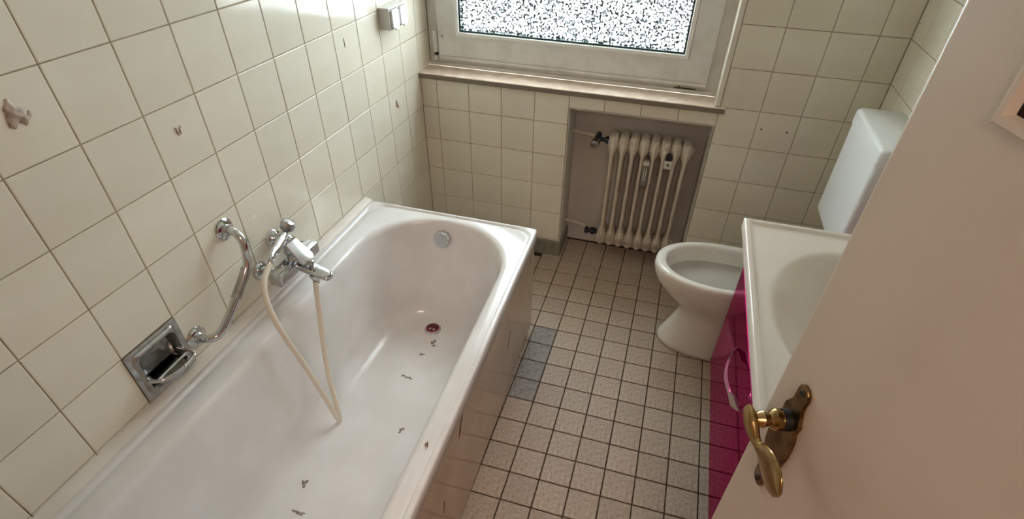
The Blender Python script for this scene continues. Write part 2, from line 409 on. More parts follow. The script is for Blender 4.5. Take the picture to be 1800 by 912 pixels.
# ------------------------------------------------------------------ bathtub
tub = empty('bathtub', (0.37, -1.45, 0)); tag(tub, 'white enamel bathtub built in along the tiled wall', 'bathtub')
TY0, TY1, TZ = -2.30, -0.595, 0.524
def warp(x, y):             # the long edge runs slightly out of square with the wall
    return x + (x / 0.72) * 0.026 * (TY1 - y) / 1.15
def T(pts, z): return [(warp(x, y) - 0.37, y + 1.45, z) for x, y in pts]
ox0, ox1 = 0.026, 0.712
ix0, ix1, iy0, iy1 = 0.120, 0.650, -2.205, -0.645
def ring_at(t, r):          # between outer (0) and inner (1) outline
    l = lambda a, b: a + (b - a) * t
    return rrect(l(ox0, ix0), l(ox1, ix1), l(TY0, iy0), l(TY1, iy1), r, 14, 10)
RS = [T(rrect(ox0 + 0.004, ox1 - 0.006, TY0, TY1 - 0.006, 0.012, 14, 10), 0.470),
      T(rrect(ox0, ox1, TY0, TY1, 0.014, 14, 10), 0.476),
      T(rrect(ox0, ox1, TY0, TY1, 0.014, 14, 10), TZ - 0.006),
      T(rrect(ox0 + .0015, ox1 - .0015, TY0 + .0015, TY1 - .0015, 0.014, 14, 10), TZ - 0.002),
      T(rrect(ox0 + .005, ox1 - .005, TY0 + .005, TY1 - .005, 0.014, 14, 10), TZ),
      T(rrect(ox0 + .014, ox1 - .014, TY0 + .014, TY1 - .012, 0.05, 14, 10), TZ),
      T(rrect(ox0 + .018, ox1 - .018, TY0 + .018, TY1 - .0155, 0.07, 14, 10), TZ - 0.0075),
      T(rrect(ox0 + .021, ox1 - .021, TY0 + .021, TY1 - .018, 0.08, 14, 10), TZ - 0.0085),
      T(rrect(ox0 + .026, ox1 - .026, TY0 + .026, TY1 - .021, 0.09, 14, 10), TZ - 0.004),
      T(rrect(ox0 + .050, ox1 - .034, TY0 + .05, TY1 - .027, 0.16, 14, 10), TZ - 0.004),
      T(rrect(ix0 - .014, ix1 + .014, iy0 - .014, iy1 + .012, 0.25, 14, 10), TZ - 0.004),
      T(rrect(ix0 - .006, ix1 + .006, iy0 - .006, iy1 + .005, 0.25, 14, 10), TZ - 0.006),
      T(rrect(ix0, ix1, iy0, iy1, 0.25, 14, 10), TZ - 0.012),
      T(rrect(ix0 + .006, ix1 - .006, iy0 + .01, iy1 - .004, 0.245, 14, 10), TZ - 0.024)]
fx0, fx1, fy0, fy1 = 0.225, 0.545, -1.86, -0.775
ZF = 0.128
for k in range(1, 10):
    t = k / 9.0
    z = (TZ - 0.024) + (ZF + 0.075 - (TZ - 0.024)) * t
    q = 0.62 * t
    RS.append(T(rrect(ix0 + .006 + (fx0 - ix0 - .05) * q, ix1 - .006 - (ix1 - fx1 - .05) * q, iy0 + .01 + (fy0 - iy0 - .06) * t * 0.9, iy1 - .004 - 0.085 * t, 0.245 - 0.06 * t, 14, 10), z))
a = (ix0 + .006 + (fx0 - ix0 - .05) * .62, ix1 - .006 - (ix1 - fx1 - .05) * .62, iy0 + .01 + (fy0 - iy0 - .06) * .9, iy1 - .089)
for k in range(1, 9):
    s = PI / 2 * k / 8; ins = (1 - math.cos(s)); dz = math.sin(s)
    RS.append(T(rrect(a[0] + (fx0 - a[0]) * ins, a[1] + (fx1 - a[1]) * ins, a[2] + (fy0 - a[2]) * ins, a[3] + (fy1 - a[3]) * ins, 0.185 - 0.06 * ins, 14, 10), ZF + 0.075 * (1 - dz)))
for ins in (0.04, 0.08, 0.12):
    RS.append(T(rrect(fx0 + ins, fx1 - ins, fy0 + ins * 3, fy1 - ins, max(0.125 - ins, .02), 14, 10), ZF - 0.001))
bm = bmesh.new(); rings(bm, RS, cap0=False, cap1=True)
shell = finish('tub_shell', bm, 'enamel', tub, auto=60)
# sealant joint along the wall
bm = bmesh.new()
prof = [(0.0006, 0.512), (0.030, 0.512), (0.0285, 0.5235), (0.024, 0.5275), (0.008, 0.5315), (0.0006, 0.534)]
rings(bm, [[(x - .37, y + 1.45, z) for x, z in prof] for y in (TY1, -1.0, -1.5, TY0)])
finish('sealant_strip', bm, 'sealant', tub, auto=50)
# glossy apron under the long edge and a short return at the far end
def apx(y): return warp(0.703, y) - 0.006 * max(0, (TY1 - y)) / 1.2
bm = bmesh.new()
ys = [TY0, -1.9, -1.5, -1.1, -0.88, -0.84, -0.602]
zb_ = [0.014, 0.014, 0.014, 0.018, 0.022, 0.040, 0.046]
rings(bm, [[(apx(y) - .37, y + 1.45, zz), (apx(y) - .37, y + 1.45, 0.472), (apx(y) - .012 - .37, y + 1.45, 0.472), (apx(y) - .012 - .37, y + 1.45, zz)] for y, zz in zip(ys, zb_)])
ap = finish('apron', bm, 'apron', tub, auto=30)
box('end_panel', 0.02 - .37, 0.690 - .37, 1.45 - 0.615, 1.45 - 0.603, 0.014, 0.472, 'apron', tub, 0.001)
box('under_tub_shade', 0.60 - .37, 0.655 - .37, 1.45 - 2.29, 1.45 - 0.62, 0.0, 0.09, 'dark', tub, 0.0)  # dark strip put in for the shade under the apron
lathe_o('foot', [(0, 0.022), (0.012, 0.022), (0.016, 0.010), (0.10, 0.010)], (0.672 - .37, 1.45 - 0.86, 0.0), (0, 0, 1), 'black', tub, 16)
# overflow knob and drain plug
kn = lathe_o('overflow_knob', [(-0.012, 0.026), (0.006, 0.034), (0.012, 0.036), (0.028, 0.034), (0.033, 0.030), (0.034, 0.0)], (0.358 - .37, -0.658 + 1.45, 0.452), (0, -0.975, 0.22), 'chrome', tub, 10, auto=20)
dr = lathe_o('drain_ring', [(0, 0.033), (0.003, 0.033), (0.004, 0.030), (0.002, 0.027), (0.001, 0.0)], (0.358 - .37, -0.838 + 1.45, ZF - 0.001), (0, 0, 1), 'chrome', tub, 32)
pg = lathe_o('plug', [(0, 0.0285), (0.007, 0.0290), (0.009, 0.027), (0.006, 0.0255), (0.006, 0.0)], (0.358 - .37, -0.838 + 1.45, ZF + 0.001), (0, 0, 1), 'plugring', tub, 32)
lathe_o('plug_face', [(0, 0.0262), (0.0045, 0.0258), (0.0055, 0.024), (0.0055, 0.0)], (0.358 - .37, -0.838 + 1.45, ZF + 0.003), (0, 0, 1), 'burgundy', pg, 32)
for sx in (-1, 1):
    lathe_o('plug_dot', [(0, 0.005), (0.002, 0.0045), (0.003, 0.0)], (0.358 + sx * .008 - .37, -0.846 + 1.45, ZF + 0.0085), (0, 0, 1), 'plugring', pg, 14)

# ------------------------------------------------------------------ chrome fittings on the tub wall
gb = empty('grab_bar', (0, -1.386, 0.698)); tag(gb, 'bent chrome grab bar beside the bath mixer', 'grab bar')
def G(p): return (p[0], p[1] + 1.386, p[2] - 0.698)
for fy_, fz_ in ((-1.282, 0.804), (-1.490, 0.592)):
    lathe_o('flange', [(0.0, 0.031), (0.003, 0.031), (0.008, 0.026), (0.010, 0.016), (0.018, 0.013)], G((0.0, fy_, fz_)), (1, 0, 0), 'chrome', gb, 28)
tube_o('bar', [G(p) for p in ((0.004, -1.282, 0.804), (0.030, -1.283, 0.803), (0.050, -1.286, 0.792), (0.060, -1.291, 0.768), (0.060, -1.302, 0.722), (0.060, -1.325, 0.694), (0.060, -1.372, 0.658),
                               (0.060, -1.414, 0.628), (0.058, -1.455, 0.603), (0.050, -1.478, 0.594), (0.030, -1.489, 0.592), (0.004, -1.490, 0.592))], 0.0115, 'chrome', gb, 16)
tube_o('grip_sleeve', [G(p) for p in ((0.0602, -1.3115, 0.7085), (0.0602, -1.325, 0.6945), (0.0602, -1.352, 0.6735), (0.0602, -1.380, 0.6525))], 0.0135, 'dullchrome', gb, 16)

mx = empty('bath_mixer', (0, -1.14, 0.605)); tag(mx, 'chrome single lever bath mixer on the wall above the tub', 'tap')
def X(p): return (p[0], p[1] + 1.14, p[2] - 0.605)
for yy in (-1.215, -1.065):
    lathe_o('escutcheon', [(0, 0.030), (0.004, 0.030), (0.012, 0.024), (0.014, 0.014), (0.05, 0.014)], X((0.0, yy, 0.615)), (1, 0, 0), 'chrome', mx, 24)
    lathe_o('union_nut', [(0, 0.014), (0.002, 0.018), (0.016, 0.018), (0.018, 0.014)], X((0.030, yy, 0.615)), (1, 0, 0), 'chrome', mx, 6, auto=20)
bm = bmesh.new()
o2 = rrect(-0.024, 0.024, -0.023, 0.023, 0.011, 6, 2)
rings(bm, [[X((0.068 + p * s, y, 0.607 + q * s)) for p, q in o2] for y, s in ((-1.238, 0.85), (-1.236, 0.96), (-1.230, 1.0), (-1.050, 1.0), (-1.044, 0.96), (-1.042, 0.85))])
finish('mixer_body', bm, 'chrome', mx, auto=40)
bm = bmesh.new()
def spout_ring(x, yc, z, hw, hh):
    return [X((x, yc + p, z + q)) for p, q in rrect(-hw, hw, -hh, hh, min(hw, hh) * 0.7, 5, 2)]
rings(bm, [spout_ring(0.060, -1.140, 0.612, 0.024, 0.014), spout_ring(0.100, -1.146, 0.610, 0.0235, 0.011), spout_ring(0.150, -1.154, 0.606, 0.0225, 0.009),
           spout_ring(0.190, -1.161, 0.602, 0.021, 0.008), spout_ring(0.203, -1.163, 0.600, 0.017, 0.007), spout_ring(0.209, -1.164, 0.600, 0.009, 0.005)])
finish('spout', bm, 'chrome', mx, auto=50)
lathe_o('diverter_knob', [(0, 0.007), (0.012, 0.007), (0.014, 0.0095), (0.022, 0.0095), (0.025, 0.006)], X((0.140, -1.153, 0.616)), (0, 0, 1), 'dullchrome', mx, 16)
lathe_o('hose_outlet', [(0, 0.016), (0.008, 0.016), (0.016, 0.011), (0.030, 0.010)], X((0.153, -1.166, 0.599)), (0.05, -0.1, -1), 'chrome', mx, 18)
bm = bmesh.new()
lv = rrect(-0.021, 0.021, -0.021, 0.021, 0.010, 6, 2)
rings(bm, [[X((0.072 + p * s, -1.137 + q * s, z)) for p, q in lv] for z, s in ((0.622, 0.85), (0.640, 0.88), (0.652, 0.95))])
lever = finish('cartridge_cap', bm, 'dullchrome', mx, auto=40)
bm = bmesh.new()
d1 = Vector((0.72, -0.12, -0.62)); d2 = Vector((0.1, 1, 0)); d3 = d1.cross(d2)
d1.normalize(); d2.normalize(); d3.normalize()
lp = [(-0.038, 0.022), (0.028, 0.027), (0.040, 0.022), (0.044, 0.010), (0.044, -0.010), (0.040, -0.022), (0.028, -0.027), (-0.038, -0.022)]
rings(bm, [[Vector(X((0.098, -1.140, 0.656))) + d1 * a_ + d2 * b_ + d3 * c_ for a_, b_ in lp] for c_ in (-0.006, 0.006)])
bmesh.ops.bevel(bm, geom=list(bm.edges), offset=0.003, segments=2, profile=0.5, affect='EDGES')
finish('lever', bm, 'satin', mx, auto=40)

hd = empty('shower_holder', (0, -1.12, 0.68)); tag(hd, 'chrome wall holder gripping the end of the shower hose', 'shower holder')
def H(p): return (p[0], p[1] + 1.12, p[2] - 0.68)
lathe_o('wall_rose', [(0, 0.029), (0.006, 0.029), (0.020, 0.024), (0.028, 0.014)], H((0, -1.128, 0.678)), (1, 0, 0), 'chrome', hd, 24)
lathe_o('clamp_knob', [(0, 0.012), (0.004, 0.021), (0.020, 0.023), (0.030, 0.018), (0.034, 0.006)], H((0.028, -1.090, 0.690)), (0.35, 0.25, 0.9), 'dullchrome', hd, 12, auto=25)
tube_o('arm', [H(p) for p in ((0.024, -1.125, 0.682), (0.036, -1.115, 0.690), (0.046, -1.135, 0.690), (0.058, -1.170, 0.690))], [0.013, 0.013, 0.012, 0.012], 'chrome', hd, 14)
tube_o('fork', [H(p) for p in ((0.052, -1.150, 0.691), (0.066, -1.195, 0.693))], [0.016, 0.014], 'chrome', hd, 14, smoothpath=False)

hs = empty('shower_hose', (0.246, -1.343, 0.13)); tag(hs, 'cream plastic shower hose looped down to the tub floor', 'hose')
def Hs(p): return (p[0] - 0.246, p[1] + 1.343, p[2] - 0.13)
hp = [(0.085, -1.251, 0.684), (0.097, -1.305, 0.663), (0.122, -1.343, 0.615), (0.155, -1.360, 0.530), (0.186, -1.353, 0.402), (0.215, -1.348, 0.267), (0.233, -1.345, 0.172),
      (0.240, -1.343, 0.140), (0.240, -1.336, 0.146), (0.227, -1.318, 0.203), (0.203, -1.288, 0.288), (0.183, -1.246, 0.397), (0.168, -1.208, 0.493), (0.156, -1.175, 0.578)]
tube_o('hose_tube', [Hs(p) for p in hp], 0.0082, 'hose', hs, 12, sub=8)
tube_o('hose_cone', [Hs(p) for p in ((0.066, -1.195, 0.693), (0.074, -1.222, 0.696), (0.080, -1.240, 0.694), (0.085, -1.252, 0.683))], [0.0135, 0.011, 0.011, 0.009], 'chrome', hs, 16)

# recessed chrome soap dish, one tile large
sd = empty('soap_dish', (0, -1.5976, 0.615)); tag(sd, 'recessed chrome soap dish with tray and rail in the tub wall', 'soap dish')
def D(p): return (p[0], p[1] + 1.5976, p[2] - 0.615)
hw = 0.0765
bm = bmesh.new()
def sq(ins, r, x, dz=0): return [D((x, -1.5976 + a_, 0.615 + b_ + dz)) for a_, b_ in rrect(-hw + ins, hw - ins, -hw + ins, hw - ins, r, 8, 4)]
rings(bm, [sq(0, .002, -0.002), sq(0, .002, 0.004), sq(0.001, .002, 0.005), sq(0.012, .012, 0.004), sq(0.016, .014, 0.010), sq(0.021, .018, 0.011), sq(0.025, .018, 0.006), sq(0.028, .018, -0.002), sq(0.030, .018, -0.012), sq(0.034, .014, -0.015), sq(0.050, .010, -0.015)], cap0=False)
finish('dish_plate', bm, 'dullchrome', sd, auto=40)
bm = bmesh.new()
tr_o = [(-0.045, 0.0), (-0.050, 0.0), (0.0, 0.0)]
n_ = 14
def tray(off, z, th):
    pts = [(-0.036, -0.040 + off), (-0.036, 0.040 - off)]
    arc = [(0.012 + (0.040 - off) * math.sin(a_), (0.046 - off) * math.cos(a_)) for a_ in [PI * k / n_ for k in range(n_ + 1)]]
    return [D((x, -1.5976 + y, z)) for x, y in [(-0.012, 0.040 - off)] + arc + [(-0.012, -0.040 + off)]]
rings(bm, [tray(0.004, 0.574, 0), tray(0.0, 0.578, 0), tray(-0.002, 0.592, 0), tray(0.002, 0.592, 0), tray(0.005, 0.581, 0), tray(0.010, 0.579, 0)])
finish('tray', bm, 'dullchrome', sd, auto=40)
tube_o('rail', [D(p) for p in ((-0.002, -1.650, 0.606), (0.020, -1.656, 0.604), (0.040, -1.646, 0.603), (0.054, -1.622, 0.602), (0.058, -1.5976, 0.602), (0.058, -1.575, 0.602), (0.054, -1.552, 0.603), (0.036, -1.545, 0.604), (-0.002, -1.546, 0.606))], 0.0048, 'chrome', sd, 12)
tube_o('cross_bar', [D(p) for p in ((0.030, -1.650, 0.600), (0.026, -1.548, 0.600))], 0.004, 'chrome', sd, 10, smoothpath=False)
tube_o('rail', [D(p) for p in ((0.056, -1.590, 0.602), (0.062, -1.592, 0.605), (0.064, -1.590, 0.609))], 0.003, 'chrome', sd, 8)

# double socket box
sb = empty('socket_box', (0, -0.228, 1.12)); tag(sb, 'white double socket box with flap covers on the left tiled wall', 'socket')
box('housing', 0.0, 0.043, -0.072, 0.072, -0.038, 0.038, 'switchbody', sb, 0.004)
for yy in (-0.034, 0.034):
    bm = bmesh.new()
    ol = rrect(-0.028, 0.028, -0.034, 0.030, 0.010, 5, 2)
    rings(bm, [[(x, yy + a_ * s, b_ * s) for a_, b_ in ol] for x, s in ((0.041, 1.0), (0.049, 1.0), (0.052, 0.94))])
    fl = finish('flap_cover', bm, 'switchplastic', sb, auto=40)
    box('finger_tab', 0.046, 0.056, yy - 0.010, yy + 0.010, -0.040, -0.033, 'switchplastic', fl, 0.002)
    rings_bm = bmesh.new()
    rings(rings_bm, [[(x, yy + a_ * 1.06, b_ * 1.06) for a_, b_ in ol] for x in (0.0425, 0.0436)])
    finish('painted_gap_shade', rings_bm, 'dark', fl)  # dark plate painted in for the shade around the flap

# ------------------------------------------------------------------ radiator in the niche
rad = empty('radiator', (1.05, 0.075, 0)); tag(rad, 'white column radiator standing in the grey niche', 'radiator')
RX0, RP, RN = 0.889, 0.0455, 8
RZ0, RZ1 = 0.085, 0.655
def make_section():
    bm = bmesh.new()
    # head and foot hubs: fat in the middle, narrow in front
    def hub(zc, sg):
        prof = []
        for yy, hx, hz in ((-0.058, 0.0035, 0.024), (-0.055, 0.0065, 0.036), (-0.048, 0.0120, 0.043), (-0.036, 0.0226, 0.046), (0.036, 0.0226, 0.046), (0.048, 0.0120, 0.043), (0.056, 0.0035, 0.026)):
            ring = []
            for k in range(20):
                t = 2 * PI * k / 20
                c_, s_ = math.cos(t), math.sin(t)
                zz = hz * math.copysign(abs(s_) ** 0.8, s_)
                taper = 1.0 - 0.72 * max(0.0, -zz * sg / hz - 0.25) ** 1.1       # narrows towards the column
                ring.append((hx * taper * math.copysign(abs(c_) ** 0.45, c_), yy, zc + zz))
            prof.append(ring)
        rings(bm, prof)
    hub(RZ1 - 0.046, 1); hub(RZ0 + 0.046, -1)
    for yy, rr in ((-0.046, 0.0078), (-0.005, 0.0092), (0.038, 0.0100)):
        tube(bm, [(0, yy, RZ0 + 0.03), (0, yy, RZ0 + 0.07), (0, yy, RZ0 + 0.11), (0, yy, RZ1 - 0.11), (0, yy, RZ1 - 0.07), (0, yy, RZ1 - 0.03)], [0.013, 0.010, rr, rr, 0.010, 0.013], 10, smoothpath=False, ref=(1, 0, 0), flat=(1, 1.25))
    bmesh.ops.recalc_face_normals(bm, faces=bm.faces)
    me = bpy.data.meshes.new('section'); bm.to_mesh(me); bm.free(); me.materials.append(M['radiator'])
    for p in me.polygons: p.use_smooth = True
    return me
sec = make_section()
for k in range(RN):
    link('section', sec, None, rad, loc=(RX0 + k * RP - 1.05, 0, 0))
lathe_o('end_plug', [(0, 0.018), (0.012, 0.018), (0.014, 0.012)], (RX0 + 7 * RP + 0.020 - 1.05, 0, RZ1 - 0.042), (1, 0, 0), 'radiator', rad, 6, auto=20)
lathe_o('end_plug', [(0, 0.018), (0.012, 0.018), (0.014, 0.012)], (RX0 + 7 * RP + 0.020 - 1.05, 0, RZ0 + 0.042), (1, 0, 0), 'radiator', rad, 6, auto=20)
for k in (1, 6):
    tube_o('wall_bracket', [(RX0 + k * RP + RP / 2 - 1.05, -0.03, RZ0 + 0.005), (RX0 + k * RP + RP / 2 - 1.05, 0.03, RZ0 - 0.004), (RX0 + k * RP + RP / 2 - 1.05, 0.095, RZ0 - 0.004)], 0.006, 'radiator', rad, 8, smoothpath=False)
tube_o('supply_pipe', [(NX0 + 0.004 - 1.05, 0.045, 0.62), (0.790 - 1.05, 0.030, 0.617), (0.810 - 1.05, 0.010, 0.615)], 0.0085, 'radiator', rad, 10)
vb = lathe_o('valve_body', [(0, 0.011), (0.004, 0.016), (0.026, 0.016), (0.028, 0.010), (0.048, 0.010), (0.050, 0.017), (0.066, 0.017), (0.070, 0.011)], (0.800 - 1.05, 0.0, 0.614), (1, 0, 0), 'valve', rad, 8, auto=25)
lathe_o('valve_knob', [(0, 0.013), (0.010, 0.019), (0.030, 0.021), (0.044, 0.018), (0.047, 0.010)], (0.813 - 1.05, -0.010, 0.614), (-0.1, -1, -0.12), 'dullchrome', rad, 16)
lathe_o('valve_bonnet', [(0, 0.012), (0.02, 0.012), (0.024, 0.009)], (0.818 - 1.05, 0.0, 0.622), (0, 0, 1), 'valve', rad, 8, auto=25)
tube_o('return_pipe', [(NX0 + 0.004 - 1.05, 0.060, 0.128), (0.780 - 1.05, 0.040, 0.127), (0.800 - 1.05, 0.0, 0.127)], 0.0095, 'radiator', rad, 10)
lathe_o('return_union', [(0, 0.010), (0.004, 0.018), (0.018, 0.018), (0.020, 0.012), (0.030, 0.012), (0.032, 0.019), (0.048, 0.019), (0.052, 0.014), (0.070, 0.014)], (0.800 - 1.05, 0.0, 0.127), (1, 0, 0), 'valve', rad, 8, auto=25)
# heat meters clipped between the columns
hm = empty('heat_meter', (RX0 + 3.5 * RP, 0.018, 0.515)); tag(hm, 'clear grey tube heat meter clipped on the radiator columns', 'heat meter')
box('meter_case', -0.014, 0.014, -0.010, 0.012, -0.070, 0.058, 'greyplastic', hm, 0.005)
for sx in (-0.0045, 0.0045):
    box('scale_tube', sx - 0.0018, sx + 0.0018, -0.0125, -0.009, -0.040, 0.022, 'whitelabel', hm, 0.0008)
box('top_band', -0.0142, 0.0142, -0.0108, -0.009, 0.034, 0.052, 'nichegrey', hm, 0.0005)
hm = empty('heat_meter', (RX0 + 5.5 * RP, 0.018, 0.575)); tag(hm, 'small white heat meter with dark cap on the radiator columns', 'heat meter')
box('meter_case', -0.0175, 0.0175, -0.012, 0.012, -0.030, 0.010, 'whitelabel', hm, 0.003)
bm = bmesh.new()
ol = [(-0.0135, 0.008), (0.0135, 0.008)] + [(0.0135 * math.cos(PI * k / 10), 0.024 + 0.014 * math.sin(PI * k / 10)) for k in range(11)]
rings(bm, [[(a_, d_, b_) for a_, b_ in ol] for d_ in (-0.010, 0.010)])
finish('dark_cap', bm, 'blackplastic', hm, auto=40)
lathe_o('seal_disc', [(0, 0.007), (0.0015, 0.007)], (0.001, -0.0118, -0.008), (0, -1, 0), 'plinth', hm, 14)

# ------------------------------------------------------------------ toilet and cistern
TC = -0.452
wc = empty('toilet', (1.40, TC, 0)); tag(wc, 'white toilet bowl without seat beside the radiator', 'toilet')
def egg(front, back, hw_, z, n=56, p=0.95):
    xc = front + (back - front) * 0.50
    pts = []
    for k in range(n):
        t = 2 * PI * k / n
        c, s_ = math.cos(t), math.sin(t)
        ex = 0.92 if c < 0 else 0.62
        x = xc + (back - xc) * (abs(c) ** ex) * (1 if c > 0 else -1) if c > 0 else xc - (xc - front) * (abs(c) ** ex)
        pts.append((x - 1.40, hw_ * math.copysign(abs(s_) ** 0.92, s_), z))
    return pts
bm = bmesh.new()
OUT = [egg(1.238, 1.66, 0.104, 0.0), egg(1.232, 1.66, 0.108, 0.004), egg(1.232, 1.66, 0.108, 0.020), egg(1.240, 1.66, 0.104, 0.036), egg(1.256, 1.655, 0.099, 0.070), egg(1.274, 1.65, 0.094, 0.110),
       egg(1.288, 1.65, 0.090, 0.150), egg(1.291, 1.65, 0.090, 0.178), egg(1.280, 1.65, 0.097, 0.205), egg(1.255, 1.655, 0.112, 0.235), egg(1.225, 1.66, 0.130, 0.265), egg(1.197, 1.66, 0.145, 0.295),
       egg(1.175, 1.665, 0.156, 0.325), egg(1.163, 1.668, 0.162, 0.352), egg(1.158, 1.67, 0.165, 0.375), egg(1.159, 1.67, 0.165, 0.390), egg(1.163, 1.668, 0.162, 0.398), egg(1.170, 1.664, 0.157, 0.402),
       egg(1.190, 1.64, 0.142, 0.402), egg(1.197, 1.63, 0.136, 0.399), egg(1.202, 1.615, 0.131, 0.390), egg(1.203, 1.61, 0.129, 0.375), egg(1.205, 1.605, 0.127, 0.352), egg(1.213, 1.60, 0.122, 0.335)]
rings(bm, OUT, cap0=True, cap1=False)
finish('bowl_body', bm, 'porcelain', wc, auto=70)
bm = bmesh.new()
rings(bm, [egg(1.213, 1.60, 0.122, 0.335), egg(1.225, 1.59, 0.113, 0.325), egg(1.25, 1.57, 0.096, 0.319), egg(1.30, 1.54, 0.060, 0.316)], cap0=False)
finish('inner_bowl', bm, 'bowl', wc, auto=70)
lathe_o('flush_inlet', [(0, 0.032), (0.03, 0.032), (0.034, 0.028), (0.10, 0.028)], (1.655 - 1.40, 0, 0.330), (1, 0, 0), 'plastic', wc, 20)
tube_o('flush_pipe', [(1.745 - 1.40, 0, 0.330), (1.778 - 1.40, 0, 0.345), (1.790 - 1.40, 0, 0.39), (1.790 - 1.40, 0, 0.584)], 0.023, 'plastic', wc, 16)

ct = empty('toilet_cistern', (XR, -0.395, 0.585)); tag(ct, 'slim white plastic cistern on the wall behind the toilet', 'cistern')
def cis(x0, hy, z, r=0.02):
    return [(px, py, z) for px, py in rrect(x0, -0.001, -hy, hy, r, 6, 4)]
bm = bmesh.new()
rings(bm, [cis(-0.124, 0.168, 0.0, .015), cis(-0.135, 0.178, 0.008), cis(-0.137, 0.180, 0.020), cis(-0.138, 0.182, 0.335)])
finish('tank', bm, 'plastic', ct, auto=50)
bm = bmesh.new()
rings(bm, [cis(-0.1405, 0.184, 0.337), cis(-0.1405, 0.184, 0.374), cis(-0.139, 0.1825, 0.381), cis(-0.135, 0.179, 0.386), cis(-0.126, 0.171, 0.389)])
finish('lid', bm, 'plastic', ct, auto=50)

# ------------------------------------------------------------------ vanity and washbasin
BY0, BY1, BX0, BZ = -1.60, -0.858, 1.352, 0.850
vn = empty('vanity_cabinet', (1.62, -1.23, 0.27)); tag(vn, 'glossy magenta wall hung vanity cabinet under the washbasin', 'cabinet')
def V(*b): return (b[0] - 1.62, b[1] - 1.62, b[2] + 1.23, b[3] + 1.23, b[4] - 0.27, b[5] - 0.27)
for q_ in ((-0.888, -0.872), (-1.585, -1.569)): box('side_panel', *V(1.412, XR - 0.001, q_[0], q_[1], 0.285, 0.819), 'cabbody', vn, 0.001)
box('bottom_panel', *V(1.412, XR - 0.001, -1.569, -0.888, 0.285, 0.301), 'cabbody', vn, 0.001)
box('back_panel', *V(XR - 0.012, XR - 0.001, -1.569, -0.888, 0.301, 0.60), 'cabbody', vn, 0.001)
dr = box('drawer_front', *V(1.393, 1.411, -1.587, -0.858, 0.300, 0.688), 'magenta', vn, 0.0012)
box('front_edge', *V(1.3945, 1.411, -1.587, -0.858, 0.6885, 0.6915), 'magedge', vn, 0.0006)
box('upper_front', *V(1.396, 1.411, -1.587, -0.858, 0.694, 0.815), 'magenta', vn, 0.0012)
def VH(p): return (p[0] - 1.62, p[1] + 1.23, p[2] - 0.27)
bm = bmesh.new()
hx = []
for k in range(25):
    t = k / 24; y = -1.118 - 0.216 * t; s = math.sin(PI * t)
    out = 0.002 + 0.030 * s ** 0.8
    q = min(t, 1 - t)
    wz = 0.002 + 0.015 * min(1, q / 0.13) if q < 0.13 else max(0.0042, 0.017 - 0.0128 * min(1, (q - 0.13) / 0.10))
    th = 0.003
    hx.append([VH((1.393 - out - th, y, 0.606 - wz)), VH((1.393 - out - th, y, 0.606 + wz)), VH((1.393 - out + th, y, 0.606 + wz)), VH((1.393 - out + th, y, 0.606 - wz))])
rings(bm, hx)
finish('bow_handle', bm, 'satin', dr, auto=50)

wb = empty('washbasin', (1.60, -1.23, 0.82)); tag(wb, 'white ceramic washbasin slab on the magenta cabinet', 'washbasin')
NXg, NYg = 70, 100
bm = bmesh.new()
def bz(x, y):
    e = min(x - BX0, y - BY0, BY1 - y)
    z = BZ
    if e < 0.003: z -= 0.003 * (1 - e / 0.003) ** 2
    lip = 1 / (1 + math.exp(-(e - 0.017) / 0.0025))
    z -= 0.008 * lip
    dx, dy = (x - 1.602) / 0.205, (y + 1.235) / 0.288
    r = math.sqrt(dx * dx + dy * dy)
    if r < 1: z -= 0.115 * (1 - r ** 2.6) ** 1.35
    return z
gx = sorted(set([BX0 + d for d in (0, .0015, .003, .006, .010, .013, .016, .019, .022, .026)] + [BX0 + 0.03 + (XR - 0.001 - BX0 - 0.03) * i / NXg for i in range(NXg + 1)]))
ed = [0, .0015, .003, .006, .010, .013, .016, .019, .022, .026]
gy = sorted(set([BY0 + d for d in ed] + [BY1 - d for d in ed] + [BY0 + 0.03 + (BY1 - BY0 - 0.06) * i / NYg for i in range(NYg + 1)]))
grid = [[bm.verts.new((x - 1.60, y + 1.23, bz(x, y) - 0.82)) for y in gy] for x in gx]
for i in range(len(gx) - 1):
    for j in range(len(gy) - 1):
        bm.faces.new((grid[i][j], grid[i + 1][j], grid[i + 1][j + 1], grid[i][j + 1]))
border = [grid[i][0] for i in range(len(gx))] + [grid[-1][j] for j in range(1, len(gy))] + [grid[i][-1] for i in range(len(gx) - 2, -1, -1)] + [grid[0][j] for j in range(len(gy) - 2, 0, -1)]
low = [bm.verts.new((v.co.x, v.co.y, 0.0)) for v in border]
for i in range(len(border)):
    j = (i + 1) % len(border); bm.faces.new((border[i], low[i], low[j], border[j]))
finish('basin_top', bm, 'basin', wb, auto=70)
lathe_o('basin_drain', [(0, 0.024), (0.003, 0.024), (0.004, 0.020), (0.002, 0.014), (0.002, 0.0)], (0, -0.005, BZ - 0.123 - 0.82), (0, 0, 1), 'chrome', wb, 24)

# ------------------------------------------------------------------ door standing open at the right
door = empty('door_1', (1.30567, -1.67646, 0.0), math.atan2(-0.968, 0.25)); tag(door, 'cream painted door leaf with glazed upper part standing open', 'door', kind='structure')
DW, DT = 0.735, 0.040
bm = bmesh.new()
